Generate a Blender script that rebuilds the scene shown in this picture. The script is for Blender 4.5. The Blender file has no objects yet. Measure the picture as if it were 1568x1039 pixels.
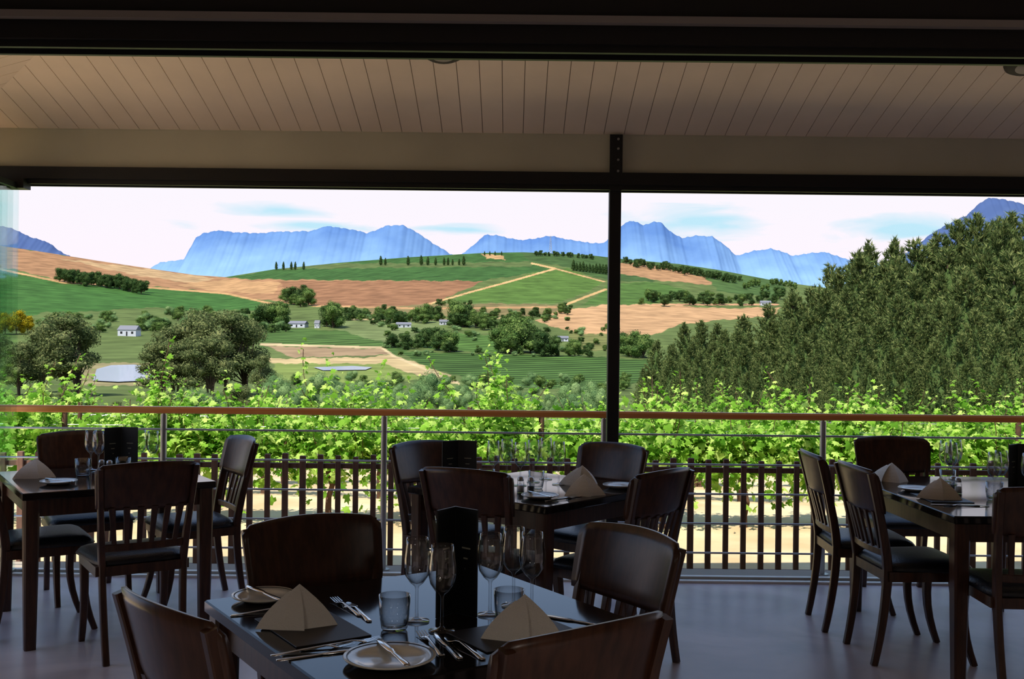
import bpy, math, random
import numpy as np
from mathutils import Vector, Matrix
random.seed(7); rng=np.random.default_rng(7)
S=bpy.context.scene
COL=S.collection
S.view_settings.view_transform='Standard'
S.view_settings.look='None'
S.view_settings.exposure=0.0
F=1600.0; K=0.0108; EYE=1.5

# ---------------------------------------------------------------- materials
def lin(c):
    c=c/255.0
    return c/12.92 if c<=0.04045 else ((c+0.055)/1.055)**2.4
def C(r,g,b,k=1.0): return (lin(r)*k,lin(g)*k,lin(b)*k,1)
def newmat(name):
    m=bpy.data.materials.new(name); m.use_nodes=True
    nt=m.node_tree; b=nt.nodes['Principled BSDF']
    return m,nt,b
def pm(name,col,rough=0.5,metal=0,noise=0,nscale=20,col2=None,bump=0,bscale=60,coat=0,spec=0.5,stretch=None):
    m,nt,b=newmat(name)
    b.inputs['Base Color'].default_value=col
    b.inputs['Roughness'].default_value=rough
    b.inputs['Metallic'].default_value=metal
    b.inputs['Coat Weight'].default_value=coat
    b.inputs['Specular IOR Level'].default_value=spec
    if noise or col2 or bump:
        tc=nt.nodes.new('ShaderNodeTexCoord'); mp=nt.nodes.new('ShaderNodeMapping')
        nt.links.new(tc.outputs['Object'],mp.inputs['Vector'])
        if stretch: mp.inputs['Scale'].default_value=stretch
    if col2 or noise:
        n=nt.nodes.new('ShaderNodeTexNoise'); n.inputs['Scale'].default_value=nscale; n.inputs['Detail'].default_value=5
        nt.links.new(mp.outputs[0],n.inputs['Vector'])
        r=nt.nodes.new('ShaderNodeValToRGB'); r.color_ramp.elements[0].position=.35; r.color_ramp.elements[1].position=.65
        r.color_ramp.elements[0].color=col
        r.color_ramp.elements[1].color=col2 if col2 else tuple(min(1,c*(1+noise)) for c in col[:3])+(1,)
        nt.links.new(n.outputs['Fac'],r.inputs[0]); nt.links.new(r.outputs[0],b.inputs['Base Color'])
    if bump:
        n2=nt.nodes.new('ShaderNodeTexNoise'); n2.inputs['Scale'].default_value=bscale; n2.inputs['Detail'].default_value=4
        nt.links.new(mp.outputs[0],n2.inputs['Vector'])
        bp=nt.nodes.new('ShaderNodeBump'); bp.inputs['Strength'].default_value=bump; bp.inputs['Distance'].default_value=.01
        nt.links.new(n2.outputs['Fac'],bp.inputs['Height']); nt.links.new(bp.outputs[0],b.inputs['Normal'])
    return m
def leafmat(name,c1,c2,c3,trans=0.3):
    m=bpy.data.materials.new(name); m.use_nodes=True; nt=m.node_tree; nt.nodes.clear()
    g=nt.nodes.new('ShaderNodeNewGeometry'); r=nt.nodes.new('ShaderNodeValToRGB')
    e=r.color_ramp.elements; e[0].color=c1; e[1].color=c3; x=e.new(.5); x.color=c2
    nt.links.new(g.outputs['Random Per Island'],r.inputs[0])
    d=nt.nodes.new('ShaderNodeBsdfDiffuse'); t=nt.nodes.new('ShaderNodeBsdfTranslucent'); mx=nt.nodes.new('ShaderNodeMixShader')
    mx.inputs[0].default_value=trans
    nt.links.new(r.outputs[0],d.inputs[0]); nt.links.new(r.outputs[0],t.inputs[0])
    nt.links.new(d.outputs[0],mx.inputs[1]); nt.links.new(t.outputs[0],mx.inputs[2])
    o=nt.nodes.new('ShaderNodeOutputMaterial'); nt.links.new(mx.outputs[0],o.inputs[0]); return m
def glassmat(name,tint=(.93,.97,.98,1),edge=(.35,.4,.42,1),rough=.03,refl=.55,power=3.5):
    m=bpy.data.materials.new(name); m.use_nodes=True; nt=m.node_tree; nt.nodes.clear()
    lw=nt.nodes.new('ShaderNodeLayerWeight'); lw.inputs['Blend'].default_value=.5
    pw=nt.nodes.new('ShaderNodeMath'); pw.operation='POWER'; pw.inputs[1].default_value=power; nt.links.new(lw.outputs['Facing'],pw.inputs[0])
    mc=nt.nodes.new('ShaderNodeMix'); mc.data_type='RGBA'
    mc.inputs[6].default_value=tint; mc.inputs[7].default_value=edge
    nt.links.new(pw.outputs[0],mc.inputs[0])
    tr=nt.nodes.new('ShaderNodeBsdfTransparent'); nt.links.new(mc.outputs[2],tr.inputs[0])
    gl=nt.nodes.new('ShaderNodeBsdfGlossy'); gl.inputs['Roughness'].default_value=rough
    ma=nt.nodes.new('ShaderNodeMath'); ma.operation='MULTIPLY_ADD'; ma.inputs[1].default_value=refl; ma.inputs[2].default_value=.07; nt.links.new(pw.outputs[0],ma.inputs[0])
    mx=nt.nodes.new('ShaderNodeMixShader'); nt.links.new(ma.outputs[0],mx.inputs[0])
    nt.links.new(tr.outputs[0],mx.inputs[1]); nt.links.new(gl.outputs[0],mx.inputs[2])
    o=nt.nodes.new('ShaderNodeOutputMaterial'); nt.links.new(mx.outputs[0],o.inputs[0]); return m

M_wood=pm('dark_mahogany',(.042,.017,.009,1),.28,noise=1.0,nscale=6,stretch=(8,8,1),spec=.45)
M_top=pm('polished_tabletop',(.010,.007,.006,1),.08,noise=.8,nscale=5,stretch=(1,12,1),spec=.25)
M_leather=pm('black_leather',(.012,.014,.02,1),.36,bump=.25,bscale=120)
M_black=pm('black_powdercoat',(.008,.008,.008,1),.45)
M_header=pm('dark_header_paint',(.009,.008,.007,1),.6)
M_lip=pm('aluminium_lip',(.30,.27,.25,1),.4)
M_ceil=pm('painted_boards',C(236,216,194),.55,noise=.12,nscale=2)
M_fascia=pm('painted_fascia',C(192,188,168),.6,noise=.15,nscale=1.5)
M_wall=pm('plaster',C(170,160,146),.8,noise=.1)
M_steel=pm('brushed_steel',(.55,.55,.56,1),.32,metal=.9)
M_rail=pm('varnished_rail',C(255,150,76),.32,noise=.4,nscale=4,stretch=(.6,20,20),coat=.3)
M_picket=pm('weathered_picket',C(104,76,62),.75,noise=.5,nscale=8,stretch=(6,6,1))
M_alu=pm('white_track',C(245,243,236),.4)
M_silver=pm('polished_cutlery',(.85,.84,.82,1),.16,metal=1)
M_plate=pm('porcelain',C(228,222,208),.2,coat=.4)
M_napkin=pm('linen',C(240,234,224),.9,bump=.5,bscale=300)
M_menu=pm('menu_leatherette',(.008,.01,.01,1),.4)
M_print=pm('menu_print',C(170,170,150),.6)
M_mat=pm('placemat_leather',(.022,.016,.014,1),.5)
M_wine=glassmat('thin_glass',tint=(.97,.975,.98,1),edge=(.16,.18,.19,1),refl=.8,power=2.2)
M_door=glassmat('door_glass',tint=(.95,1,.99,1),edge=(.72,.93,.92,1),refl=.25)
M_pepper=pm('pepper',(.02,.015,.01,1),.6)
M_salt=pm('salt',(.7,.7,.68,1),.6)
M_white=pm('white_wall',C(225,228,235,.65),.8)
M_roof=pm('grey_roof',C(150,150,160,.5),.7)
M_bark=pm('bark',C(110,88,68,.4),.9,noise=.6,nscale=10)
M_vinewood=pm('vine_bark',C(96,66,48,.6),.9,noise=.6,nscale=20)

def floor_mat():
    m,nt,b=newmat('polished_concrete')
    tc=nt.nodes.new('ShaderNodeTexCoord')
    n=nt.nodes.new('ShaderNodeTexNoise'); n.inputs['Scale'].default_value=1.3; n.inputs['Detail'].default_value=8; n.inputs['Distortion'].default_value=1.2
    nt.links.new(tc.outputs['Object'],n.inputs['Vector'])
    r=nt.nodes.new('ShaderNodeValToRGB'); r.color_ramp.elements[0].position=.3; r.color_ramp.elements[1].position=.7
    r.color_ramp.elements[0].color=C(170,156,160); r.color_ramp.elements[1].color=C(228,212,212)
    nt.links.new(n.outputs['Fac'],r.inputs[0]); nt.links.new(r.outputs[0],b.inputs['Base Color'])
    mr=nt.nodes.new('ShaderNodeMapRange'); mr.inputs[3].default_value=.24; mr.inputs[4].default_value=.42
    nt.links.new(n.outputs['Fac'],mr.inputs[0]); nt.links.new(mr.outputs[0],b.inputs['Roughness'])
    n2=nt.nodes.new('ShaderNodeTexNoise'); n2.inputs['Scale'].default_value=3; n2.inputs['Detail'].default_value=6; nt.links.new(tc.outputs['Object'],n2.inputs['Vector'])
    bp=nt.nodes.new('ShaderNodeBump'); bp.inputs['Strength'].default_value=.12; bp.inputs['Distance'].default_value=.02; nt.links.new(n2.outputs['Fac'],bp.inputs['Height']); nt.links.new(bp.outputs[0],b.inputs['Normal'])
    return m
M_floor=floor_mat()

# ---------------------------------------------------------------- mesh builder
class MB:
    def __init__(s): s.v=[];s.f=[];s.m=[];s.mats=[];s.sm=[]
    def mi(s,mat):
        if mat not in s.mats: s.mats.append(mat)
        return s.mats.index(mat)
    def add(s,vs,fs,mat,smooth=False,T=None):
        o=len(s.v); k=s.mi(mat)
        if T is not None: vs=[tuple(T@Vector(p)) for p in vs]
        s.v.extend(vs)
        for f in fs: s.f.append([i+o for i in f]); s.m.append(k); s.sm.append(smooth)
    def box(s,x0,x1,y0,y1,z0,z1,mat,T=None,bev=0):
        if bev<=0:
            vs=[(x0,y0,z0),(x1,y0,z0),(x1,y1,z0),(x0,y1,z0),(x0,y0,z1),(x1,y0,z1),(x1,y1,z1),(x0,y1,z1)]
            fs=[(0,3,2,1),(4,5,6,7),(0,1,5,4),(1,2,6,5),(2,3,7,6),(3,0,4,7)]
        else:
            b=bev
            def ring(i,z):
                a=b if i else 0
                X0,X1,Y0,Y1=x0+a,x1-a,y0+a,y1-a
                c=b*.7
                return [(X0+c,Y0,z),(X1-c,Y0,z),(X1,Y0+c,z),(X1,Y1-c,z),(X1-c,Y1,z),(X0+c,Y1,z),(X0,Y1-c,z),(X0,Y0+c,z)]
            vs=ring(1,z0)+ring(0,z0+b)+ring(0,z1-b)+ring(1,z1)
            fs=[tuple(range(7,-1,-1)),tuple(range(24,32))]
            for r in range(3):
                for i in range(8):
                    j=(i+1)%8; fs.append((r*8+i,r*8+j,r*8+8+j,r*8+8+i))
        s.add(vs,fs,mat,False,T)
    def cyl(s,p0,p1,r0,r1,mat,n=10,caps=True,T=None):
        p0=Vector(p0);p1=Vector(p1);d=(p1-p0).normalized()
        a=d.orthogonal().normalized(); b=d.cross(a)
        vs=[];fs=[]
        for p,r in((p0,r0),(p1,r1)):
            for i in range(n):
                t=2*math.pi*i/n; vs.append(tuple(p+a*math.cos(t)*r+b*math.sin(t)*r))
        for i in range(n):
            j=(i+1)%n; fs.append((i,j,n+j,n+i))
        s.add(vs,fs,mat,True,T)
        if caps: 
            s.add(vs[:n],[tuple(range(n-1,-1,-1))],mat,False,T); s.add(vs[n:],[tuple(range(n))],mat,False,T)
    def lathe(s,prof,mat,n=24,T=None,c=(0,0,0)):
        vs=[];fs=[]
        for r,z in prof:
            for i in range(n):
                t=2*math.pi*i/n; vs.append((c[0]+r*math.cos(t),c[1]+r*math.sin(t),c[2]+z))
        for k in range(len(prof)-1):
            for i in range(n):
                j=(i+1)%n; fs.append((k*n+i,k*n+j,k*n+n+j,k*n+n+i))
        s.add(vs,fs,mat,True,T)
    def sweep(s,path,secs,mat,T=None,smooth=False,side=Vector((1,0,0))):
        """rect section sweep; secs list of (w along side, t perpendicular)"""
        vs=[];fs=[];n=len(path);P=[Vector(p) for p in path]
        for i,p in enumerate(P):
            d=(P[min(i+1,n-1)]-P[max(i-1,0)]).normalized()
            sd=(side-d*side.dot(d)).normalized(); nn=d.cross(sd)
            w,t=secs[i]; w/=2;t/=2; c=.25
            for a,b in((-w,-t*(1-c)),(-w*(1-c),-t),(w*(1-c),-t),(w,-t*(1-c)),(w,t*(1-c)),(w*(1-c),t),(-w*(1-c),t),(-w,t*(1-c))):
                vs.append(tuple(p+sd*a+nn*b))
        for k in range(n-1):
            for i in range(8):
                j=(i+1)%8; fs.append((k*8+i,k*8+j,k*8+8+j,k*8+8+i))
        fs.append(tuple(range(7,-1,-1))); fs.append(tuple(range((n-1)*8,n*8)))
        s.add(vs,fs,mat,smooth,T)
    def mesh(s,name):
        me=bpy.data.meshes.new(name); me.from_pydata(s.v,[],s.f)
        for m in s.mats: me.materials.append(m)
        me.polygons.foreach_set('material_index',s.m); me.polygons.foreach_set('use_smooth',s.sm); me.update()
        return me
    def obj(s,name,loc=(0,0,0),rz=0,parent=None):
        return place(s.mesh(name),name,loc,rz,parent)
def place(me,name,loc=(0,0,0),rz=0,parent=None,sc=None):
    o=bpy.data.objects.new(name,me); o.location=loc; o.rotation_euler=(0,0,rz)
    if sc is not None: o.scale=sc if hasattr(sc,'__len__') else (sc,sc,sc)
    COL.objects.link(o)
    if parent: o.parent=parent
    return o
def empty(name,loc=(0,0,0)):
    e=bpy.data.objects.new(name,None); e.location=loc; e.empty_display_size=.1; COL.objects.link(e); return e

# ---------------------------------------------------------------- building shell
m=MB(); m.box(-3.75,8,-4,6.62,-.3,0,M_floor); m.obj('floor')
m=MB(); m.box(-3.75,8,6.62,6.95,-.3,-.012,pm('terrace_edge',C(170,158,140),.8)); m.obj('trim_1')
m=MB()
m.box(-3.7,8,6.49,6.53,0,.014,M_alu); m.box(-3.7,8,6.53,6.575,0,.006,M_black); m.box(-3.7,8,6.575,6.62,0,.022,M_alu)
m.obj('trim_2')
m=MB(); m.box(-3.95,8.2,-4.2,-4,0,3.9,M_wall); m.obj('wall_back')
m=MB(); m.box(-3.95,-3.75,-4,3.5,0,3.9,M_wall); m.obj('wall_left')
m=MB(); m.box(8,8.2,-4,6.8,0,3.9,M_wall); m.obj('wall_right')
m=MB(); m.box(-3.95,8.2,-4.2,3.6,3.9,4.0,M_wall); m.obj('ceiling')
m=MB()
m.box(-3.75,8,3.44,3.62,2.56,3.9,M_header)
m.box(-3.75,8,3.41,3.44,2.537,2.56,M_lip); 
m.box(-3.75,8,3.45,3.60,2.478,2.56,M_header)
m.box(-3.75,8,3.47,3.49,2.455,2.478,M_black); m.box(-3.75,8,3.56,3.58,2.455,2.478,M_black)
m.obj('trim_3')
SL=.28; YE=6.6; ZE=2.79; XL=-3.5
def zmain(y): return ZE+SL*(YE-y)
def zleft(x): return ZE+SL*(x-XL)
m=MB(); bw=.127
x=XL
while x<8.0:
    x1=min(x+bw,8.0); a=x+.002; b=x1-.002
    def ys(xx): return max(3.62,3.1-xx)
    ya,yb=ys(a),ys(b)
    if ya<YE-.01:
        h=.007
        vs=[(a,ya,zmain(ya)),(b,yb,zmain(yb)),(b,YE,ZE),(a,YE,ZE)]
        vs+=[(p[0],p[1],p[2]+h) for p in vs]
        m.add(vs,[(0,3,2,1),(4,5,6,7),(0,1,5,4),(1,2,6,5),(2,3,7,6),(3,0,4,7)],M_ceil)
    x=x1
y=3.62
while y<YE-.02:
    y1=min(y+bw,YE); a=y+.002; b=y1-.002; h=.007
    vs=[(XL,a,ZE),(3.1-a,a,zleft(3.1-a)),(3.1-b,b,zleft(3.1-b)),(XL,b,ZE)]
    vs+=[(p[0],p[1],p[2]+h) for p in vs]
    m.add(vs,[(0,1,2,3)[::-1],(4,5,6,7),(0,1,5,4),(1,2,6,5),(2,3,7,6),(3,0,4,7)],M_ceil)
    y=y1
gd=pm('board_groove',C(150,132,112),.9); g=.007
m.add([(-.52,3.62,zmain(3.62)+g),(8,3.62,zmain(3.62)+g),(8,YE,ZE+g),(XL,YE,ZE+g)],[(0,1,2,3)],gd)
m.add([(XL,3.62,ZE+g),(-.52,3.62,zleft(-.52)+g),(XL,YE,ZE+g)],[(0,1,2)],gd)
m.obj('ceiling_veranda')
m=MB(); rf=pm('roof_sheet',C(120,120,120),.6)  # unseen opaque roof slab, added above the ceiling boards to block the sun
m.add([(-4.1,3.4,2.95),(-.4,3.4,4.08),(8.3,3.4,4.08),(8.3,7.0,2.93),(-4.1,7.0,2.93)],[(0,1,4),(1,2,3,4)],rf)
m.add([(-4.1,3.4,3.05),(-.4,3.4,4.15),(8.3,3.4,4.15),(8.3,7.0,3.0),(-4.1,7.0,3.0)],[(4,1,0),(4,3,2,1)],rf)
m.box(-4.1,8.3,-4.3,3.5,4.05,4.15,rf)
m.obj('roof')
m=MB()
m.box(-3.5,.603,6.58,6.70,2.552,2.80,M_fascia); m.box(.677,8,6.58,6.70,2.552,2.80,M_fascia)
m.box(.60,.68,6.60,6.70,2.552,2.80,M_black)
m.box(-3.5,8,6.575,6.585,2.79,2.808,M_fascia)
m.obj('trim_4')
m=MB(); m.box(-3.5,8,6.54,6.70,2.475,2.552,M_black); m.box(-3.5,8,6.555,6.575,2.445,2.475,M_black); m.box(-3.5,8,6.66,6.68,2.445,2.475,M_black); m.obj('trim_5')
m=MB(); m.box(-3.62,-3.5,3.6,6.72,2.552,2.80,M_fascia); m.box(-3.62,-3.5,3.6,6.72,2.445,2.552,M_black); m.obj('trim_6')
m=MB()
m.box(-.037,.037,-.037,.037,.008,2.445,M_black,bev=.004)
m.box(-.07,.07,-.07,.07,0,.008,M_black)
m.box(-.04,.04,-.062,-.052,2.5,2.79,M_black)
m.box(-.037,.037,-.054,-.037,2.44,2.5,M_black)
for zz in(2.56,2.63,2.70,2.76):
    m.cyl((0.012,-.062,zz),(0.012,-.07,zz),.008,.008,M_steel,8)
m.obj('steel_column',(.64,6.6,0))
def downlight(x,y):
    m=MB(); T=Matrix.Translation((x,y,zmain(y)))@Matrix.Rotation(-math.atan(SL),4,'X')
    m.lathe([(0,-.035),(.06,-.034),(.10,-.028),(.122,-.012),(.125,0),(.11,.002)],M_header,28,T=T)
    m.lathe([(.0,-.04),(.05,-.039),(.07,-.033)],M_lip,28,T=T)
    m.obj('ceiling_light')
downlight(-.39,5.64); downlight(2.80,5.70)
M_fill_glow,_nt,_b=newmat('fill_lamp_glow'); _b.inputs['Emission Color'].default_value=(1,.88,.72,1); _b.inputs['Emission Strength'].default_value=2; 
for lx,ly in((-1.8,-1.2),(1.6,-1.2),(4.8,-1.2)):  # unseen lamps added behind the camera to brighten the interior
    m=MB(); m.cyl((0,0,.25),(0,0,1.2),.006,.006,M_black,6)
    m.lathe([(.03,.26),(.06,.24),(.16,.10),(.19,0),(.185,0),(.155,.1),(.05,.23)],M_black,24)
    m.lathe([(0,.10),(.05,.11),(.06,.15),(.03,.2)],M_fill_glow,16)
    m.obj('added_fill_lamp',(lx,ly,2.7))
    ld=bpy.data.lights.new('added_fill_spot','SPOT'); ld.energy=90; ld.color=(1,.92,.83); ld.spot_size=math.radians(150); ld.spot_blend=.6; ld.shadow_soft_size=.12
    lo=bpy.data.objects.new('added_fill_spot',ld); COL.objects.link(lo); lo.location=(lx,ly,2.66)
e=empty('folding_glass_door',(0,0,0))
for i,(xx,ang) in enumerate([(-3.11,4),(-3.145,-3),(-3.18,4),(-3.215,-3),(-3.25,3)]):
    m=MB(); m.box(-.005,.005,-.62,0,.03,2.41,M_door); m.box(-.012,.012,-.62,0,2.41,2.445,M_black); m.box(-.012,.012,-.62,0,.008,.03,M_steel)
    m.cyl((0,-.05,1.0),(0.001,-.05,1.0001),.01,.01,M_steel,8)
    m.obj('glass_panel_%d'%(i+1),(xx,6.56,0),math.radians(ang),e)
m=MB(); m.box(-3.27,-3.05,6.50,6.60,2.41,2.47,M_black); m.obj('hinge_bracket',parent=e)

# ---------------------------------------------------------------- balustrade
def balustrade():
    m=MB(); Y=6.80; zt=1.02; XR=7.93
    sec=[(-.03,-.018),(-.03,.008),(-.02,.02),(.02,.02),(.03,.008),(.03,-.018),(.02,-.024),(-.02,-.024)]
    vs=[];
    for X in(-3.72,XR): vs+=[(X,Y+a,zt+b) for a,b in sec]
    fs=[(i,(i+1)%8,8+(i+1)%8,8+i) for i in range(8)]+[tuple(range(7,-1,-1)),tuple(range(8,16))]
    m.add(vs,fs,M_rail)
    px=[-3.69,-2.26,-.825,.605,2.03,3.46,4.9,6.33,7.7]
    for X in px:
        m.cyl((X,Y,-.012),(X,Y,.99),.021,.021,M_steel,14)
        m.cyl((X,Y,-.012),(X,Y,.0),.045,.045,M_steel,14)
        m.cyl((X,Y,.975),(X,Y,.998),.012,.012,M_steel,8)
    for z in(.892,.70,.509,.317,.126): m.cyl((-3.72,Y,z),(XR,Y,z),.0065,.0065,M_steel,8)
    vs=[]
    for YY in(3.6,6.8): vs+=[(-3.69+a,YY,zt+b) for a,b in sec]
    m.add(vs,[f[::-1] for f in fs],M_rail)
    for z in(.892,.70,.509,.317,.126): m.cyl((-3.69,3.6,z),(-3.69,6.8,z),.0065,.0065,M_steel,8)
    for YY in(3.65,5.2): m.cyl((-3.69,YY,0),(-3.69,YY,.99),.021,.021,M_steel,14)
    m.obj('balustrade')
balustrade()
def pickets():
    m=MB(); x=-6
    m.box(-6,9,7.30,7.33,.585,.62,M_picket); m.box(-6,9,7.30,7.33,-.12,-.09,M_picket)
    while x<9:
        w=.02+random.uniform(-.002,.002); h=.68+random.uniform(-.012,.012)
        m.box(x-w,x+w,7.275,7.30,-.30,h,M_picket,bev=.004)
        x+=.123
    m.obj('picket_fence')
pickets()

# ---------------------------------------------------------------- furniture
def yb(z): return -.20-.10*max(0,(z-.45)/.46)**1.3 if z>=.45 else -.20-.055*((.45-z)/.45)**1.8
def arc(x): return -.045*(1-(x/.235)**2)
def chair_mesh():
    m=MB()
    m.box(-.20,.20,.175,.20,.395,.44,M_wood); m.box(-.19,.19,-.215,-.19,.395,.44,M_wood)
    m.box(-.212,-.188,-.2,.18,.395,.44,M_wood); m.box(.188,.212,-.2,.18,.395,.44,M_wood)
    prof=[(.0,.438),(.012,.445),(.0,.462),(-.008,.472),(-.03,.482),(-.09,.488)]
    def outline(off):
        pts=[]
        for i in range(40):
            t=2*math.pi*i/40; c,s_=math.cos(t),math.sin(t)
            e_=.28
            X=math.copysign(abs(c)**e_,c); Y=math.copysign(abs(s_)**e_,s_)
            w=.215+ (.018*Y)
            pts.append((X*(w+off),Y*(.205+off)+.005))
        return pts
    vs=[];fs=[]
    for off,z in prof: vs+=[(a,b,z) for a,b in outline(off-.004)]
    for k in range(len(prof)-1):
        for i in range(40):
            j=(i+1)%40; fs.append((k*40+i,k*40+j,k*40+40+j,k*40+40+i))
    fs.append(tuple(range((len(prof)-1)*40,len(prof)*40)))
    m.add(vs,fs,M_leather,True)
    for sx in(-1,1):
        path=[];secs=[]
        for i in range(8):
            t=i/7; z=.44*(1-t); yy=.18-.03*math.sin(t*math.pi*.9)+.045*t*t
            path.append((sx*(.19),yy,z)); w=.042-.014*t; secs.append((w,w))
        m.sweep(path,secs,M_wood)
        path=[];secs=[]
        for i in range(15):
            z=.90*i/14; xx=.185+.03*max(0,(z-.45)/.45)-.012*max(0,(.45-z)/.45)
            path.append((sx*xx,yb(z),z)); secs.append((.026+.004*(z<.6),.042-.012*abs(z-.45)/.45))
        m.sweep(path,secs,M_wood)
    nx,nz=16,8; th=.022
    def tp(i,j,side):
        a=-1+2*i/nx; b=j/nz
        w=.222+.012*b
        zb=.70+.012*a*a; zt_=.925-.016*a*a-(.022*max(0,abs(a)-.9)/.1)
        z=zb+(zt_-zb)*b; X=a*w
        cy=arc(X); 
        return (X,yb(z)+cy+.02+(th/2 if side else -th/2)*(1 if 0<j<nz else .6),z)
    vs=[tp(i,j,0) for j in range(nz+1) for i in range(nx+1)]+[tp(i,j,1) for j in range(nz+1) for i in range(nx+1)]
    N=(nx+1)*(nz+1); fs=[]
    for j in range(nz):
        for i in range(nx):
            a=j*(nx+1)+i; fs.append((a,a+1,a+nx+2,a+nx+1)); fs.append((N+a,N+a+nx+1,N+a+nx+2,N+a+1))
    for i in range(nx):
        fs.append((i,N+i,N+i+1,i+1)); t=nz*(nx+1)+i; fs.append((t,t+1,N+t+1,N+t))
    for j in range(nz):
        a=j*(nx+1); b=a+nx+1; fs.append((a,b,N+b,N+a)); a+=nx;b+=nx; fs.append((a,N+a,N+b,b))
    m.add(vs,fs,M_wood,True)
    path=[(x_,yb(.525)+arc(x_)*.7+.012,.525) for x_ in np.linspace(-.185,.185,9)]
    m.sweep(path,[(.034,.02)]*9,M_wood,side=Vector((0,0,1)))
    for k in range(6):
        a=-1+2*k/5; path=[];secs=[]
        for i in range(7):
            z=.525+.19*i/6; X=a*(.135+.02*(i/6)); path.append((X,yb(z)+arc(X)*(.75+.25*i/6)+.014,z)); secs.append((.022+.008*(i/6)**2,.012))
        m.sweep(path,secs,M_wood)
    return m.mesh('dining_chair')
CH=chair_mesh()
def chair(x,y,ang):
    place(CH,'dining_chair',(x,y,0),math.radians(ang-90))
chair(-1.82,5.05,33+90); chair(-1.80,5.90,33+180); chair(-2.44,6.03,33-90); chair(-2.40,5.38,33)
chair(-.29,5.68,48-90+0); chair(-.08,4.95,64); chair(.385,5.665,48+180); chair(.48,4.93,48+90)
chair(-.48,3.12,33-90); chair(.13,3.05,33+180); chair(-.55,2.50,44); chair(-.01,2.385,127)
chair(1.95,5.06,3); chair(1.90,5.59,-2); chair(2.36,6.2,-90); chair(2.24,4.58,88)

def table_mesh(w,d,name):
    m=MB(); 
    m.box(-w/2,w/2,-d/2,d/2,.715,.75,M_top,bev=.004)
    a=w/2-.05;b=d/2-.05
    for s_ in(-1,1):
        m.box(-a,a,s_*b-.011,s_*b+.011,.63,.715,M_wood); m.box(s_*a-.011,s_*a+.011,-b,b,.63,.715,M_wood)
    for sx in(-1,1):
        for sy in(-1,1):
            cx,cy=sx*(w/2-.045),sy*(d/2-.045)
            m.sweep([(cx,cy,.715),(cx,cy,.6),(cx,cy,.3),(cx,cy,0)],[(.07,.07),(.07,.07),(.062,.062),(.052,.052)],M_wood)
    return m.mesh(name)
TM=table_mesh(.92,.92,'dining_table'); TL=table_mesh(.90,1.36,'dining_table_long')
place(TM,'dining_table',(-.231,2.837,0),math.radians(33))
place(TM,'dining_table',(-2.16,5.55,0),math.radians(33))
place(TM,'dining_table',(.127,5.34,0),math.radians(48))
place(TL,'dining_table',(2.37,5.25,0),math.radians(1.5))

# ---------------------------------------------------------------- tableware
ZT=.7505
def wine_mesh():
    m=MB()
    m.lathe([(0,.001),(.034,.001),(.034,.003),(.015,.006),(.005,.012),(.0042,.03),(.004,.085),(.006,.093),(.018,.103),(.031,.122),(.036,.145),(.0355,.17),(.031,.205),(.0285,.222),(.0275,.222),(.030,.205),(.0345,.17),(.035,.145),(.030,.123),(.017,.105),(0,.099)],M_wine,28)
    return m.mesh('wine_glass')
def tumbler_mesh():
    m=MB(); m.lathe([(0,.001),(.03,.001),(.034,.006),(.039,.04),(.041,.09),(.0395,.09),(.037,.04),(.032,.012),(0,.010)],M_wine,28); return m.mesh('water_tumbler')
def plate_mesh(r):
    m=MB(); m.lathe([(0,.002),(r*.6,.001),(r*.65,.004),(r*.98,.014),(r,.017),(r*.985,.0185),(r*.7,.009),(r*.62,.006),(0,.006)],M_plate,40)
    m.lathe([(r*.9,.0162),(r*.93,.0175)],M_menu,40); return m.mesh('side_plate')
def napkin_mesh():
    m=MB()
    A=(0,0.01,.098)
    vs=[];fs=[]
    front=[(-.098,-.042,.0),(0,-.075,.0),(.098,-.042,.0),(.07,.06,0),(0,.03,0),(-.07,.06,0)]
    rows=6
    for r in range(rows+1):
        t=r/rows
        for p in front:
            bow=.012*math.sin(t*math.pi)
            q=Vector(p)*(1-t)+Vector(A)*t
            d=Vector((p[0],p[1],0)).normalized(); q+=d*bow
            vs.append(tuple(q))
    for r in range(rows):
        for i in range(6):
            j=(i+1)%6; fs.append((r*6+i,r*6+j,r*6+6+j,r*6+6+i))
    m.add(vs,fs,M_napkin,False)
    o=[(-.108,-.046,.0),(-.05,-.066,0),(.012,-.083,.0)]
    vs=[];fs=[]
    for r in range(6):
        t=r/5*.86
        for p in o:
            q=Vector(p)*(1-t)+Vector(A)*t; d=Vector((p[0],p[1],0)).normalized(); q+=d*(.016*math.sin(t*math.pi)+.003); vs.append(tuple(q))
    for r in range(5):
        for i in range(2): fs.append((r*3+i,r*3+i+1,r*3+4+i,r*3+3+i))
    m.add(vs,fs,M_napkin,False)
    return m.mesh('napkin')
def flatstrip(m,pts,th,mat):
    vs=[];fs=[]
    for y_,w,z in pts: vs+=[(-w,y_,z),(w,y_,z),(w*.8,y_,z+th),(-w*.8,y_,z+th)]
    for k in range(len(pts)-1):
        for i in range(4):
            j=(i+1)%4; fs.append((k*4+i,k*4+j,k*4+4+j,k*4+4+i))
    fs+= [(3,2,1,0),tuple(range(len(pts)*4-4,len(pts)*4))]
    m.add(vs,fs,mat,True)
def knife_mesh():
    m=MB(); flatstrip(m,[(-.11,.006,0),(-.10,.009,0),(-.06,.008,0),(-.01,.006,0),(0,.005,.001),(.01,.009,.001),(.06,.0105,.001),(.095,.009,.001),(.11,.002,.001)],.003,M_silver); return m.mesh('table_knife')
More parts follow.
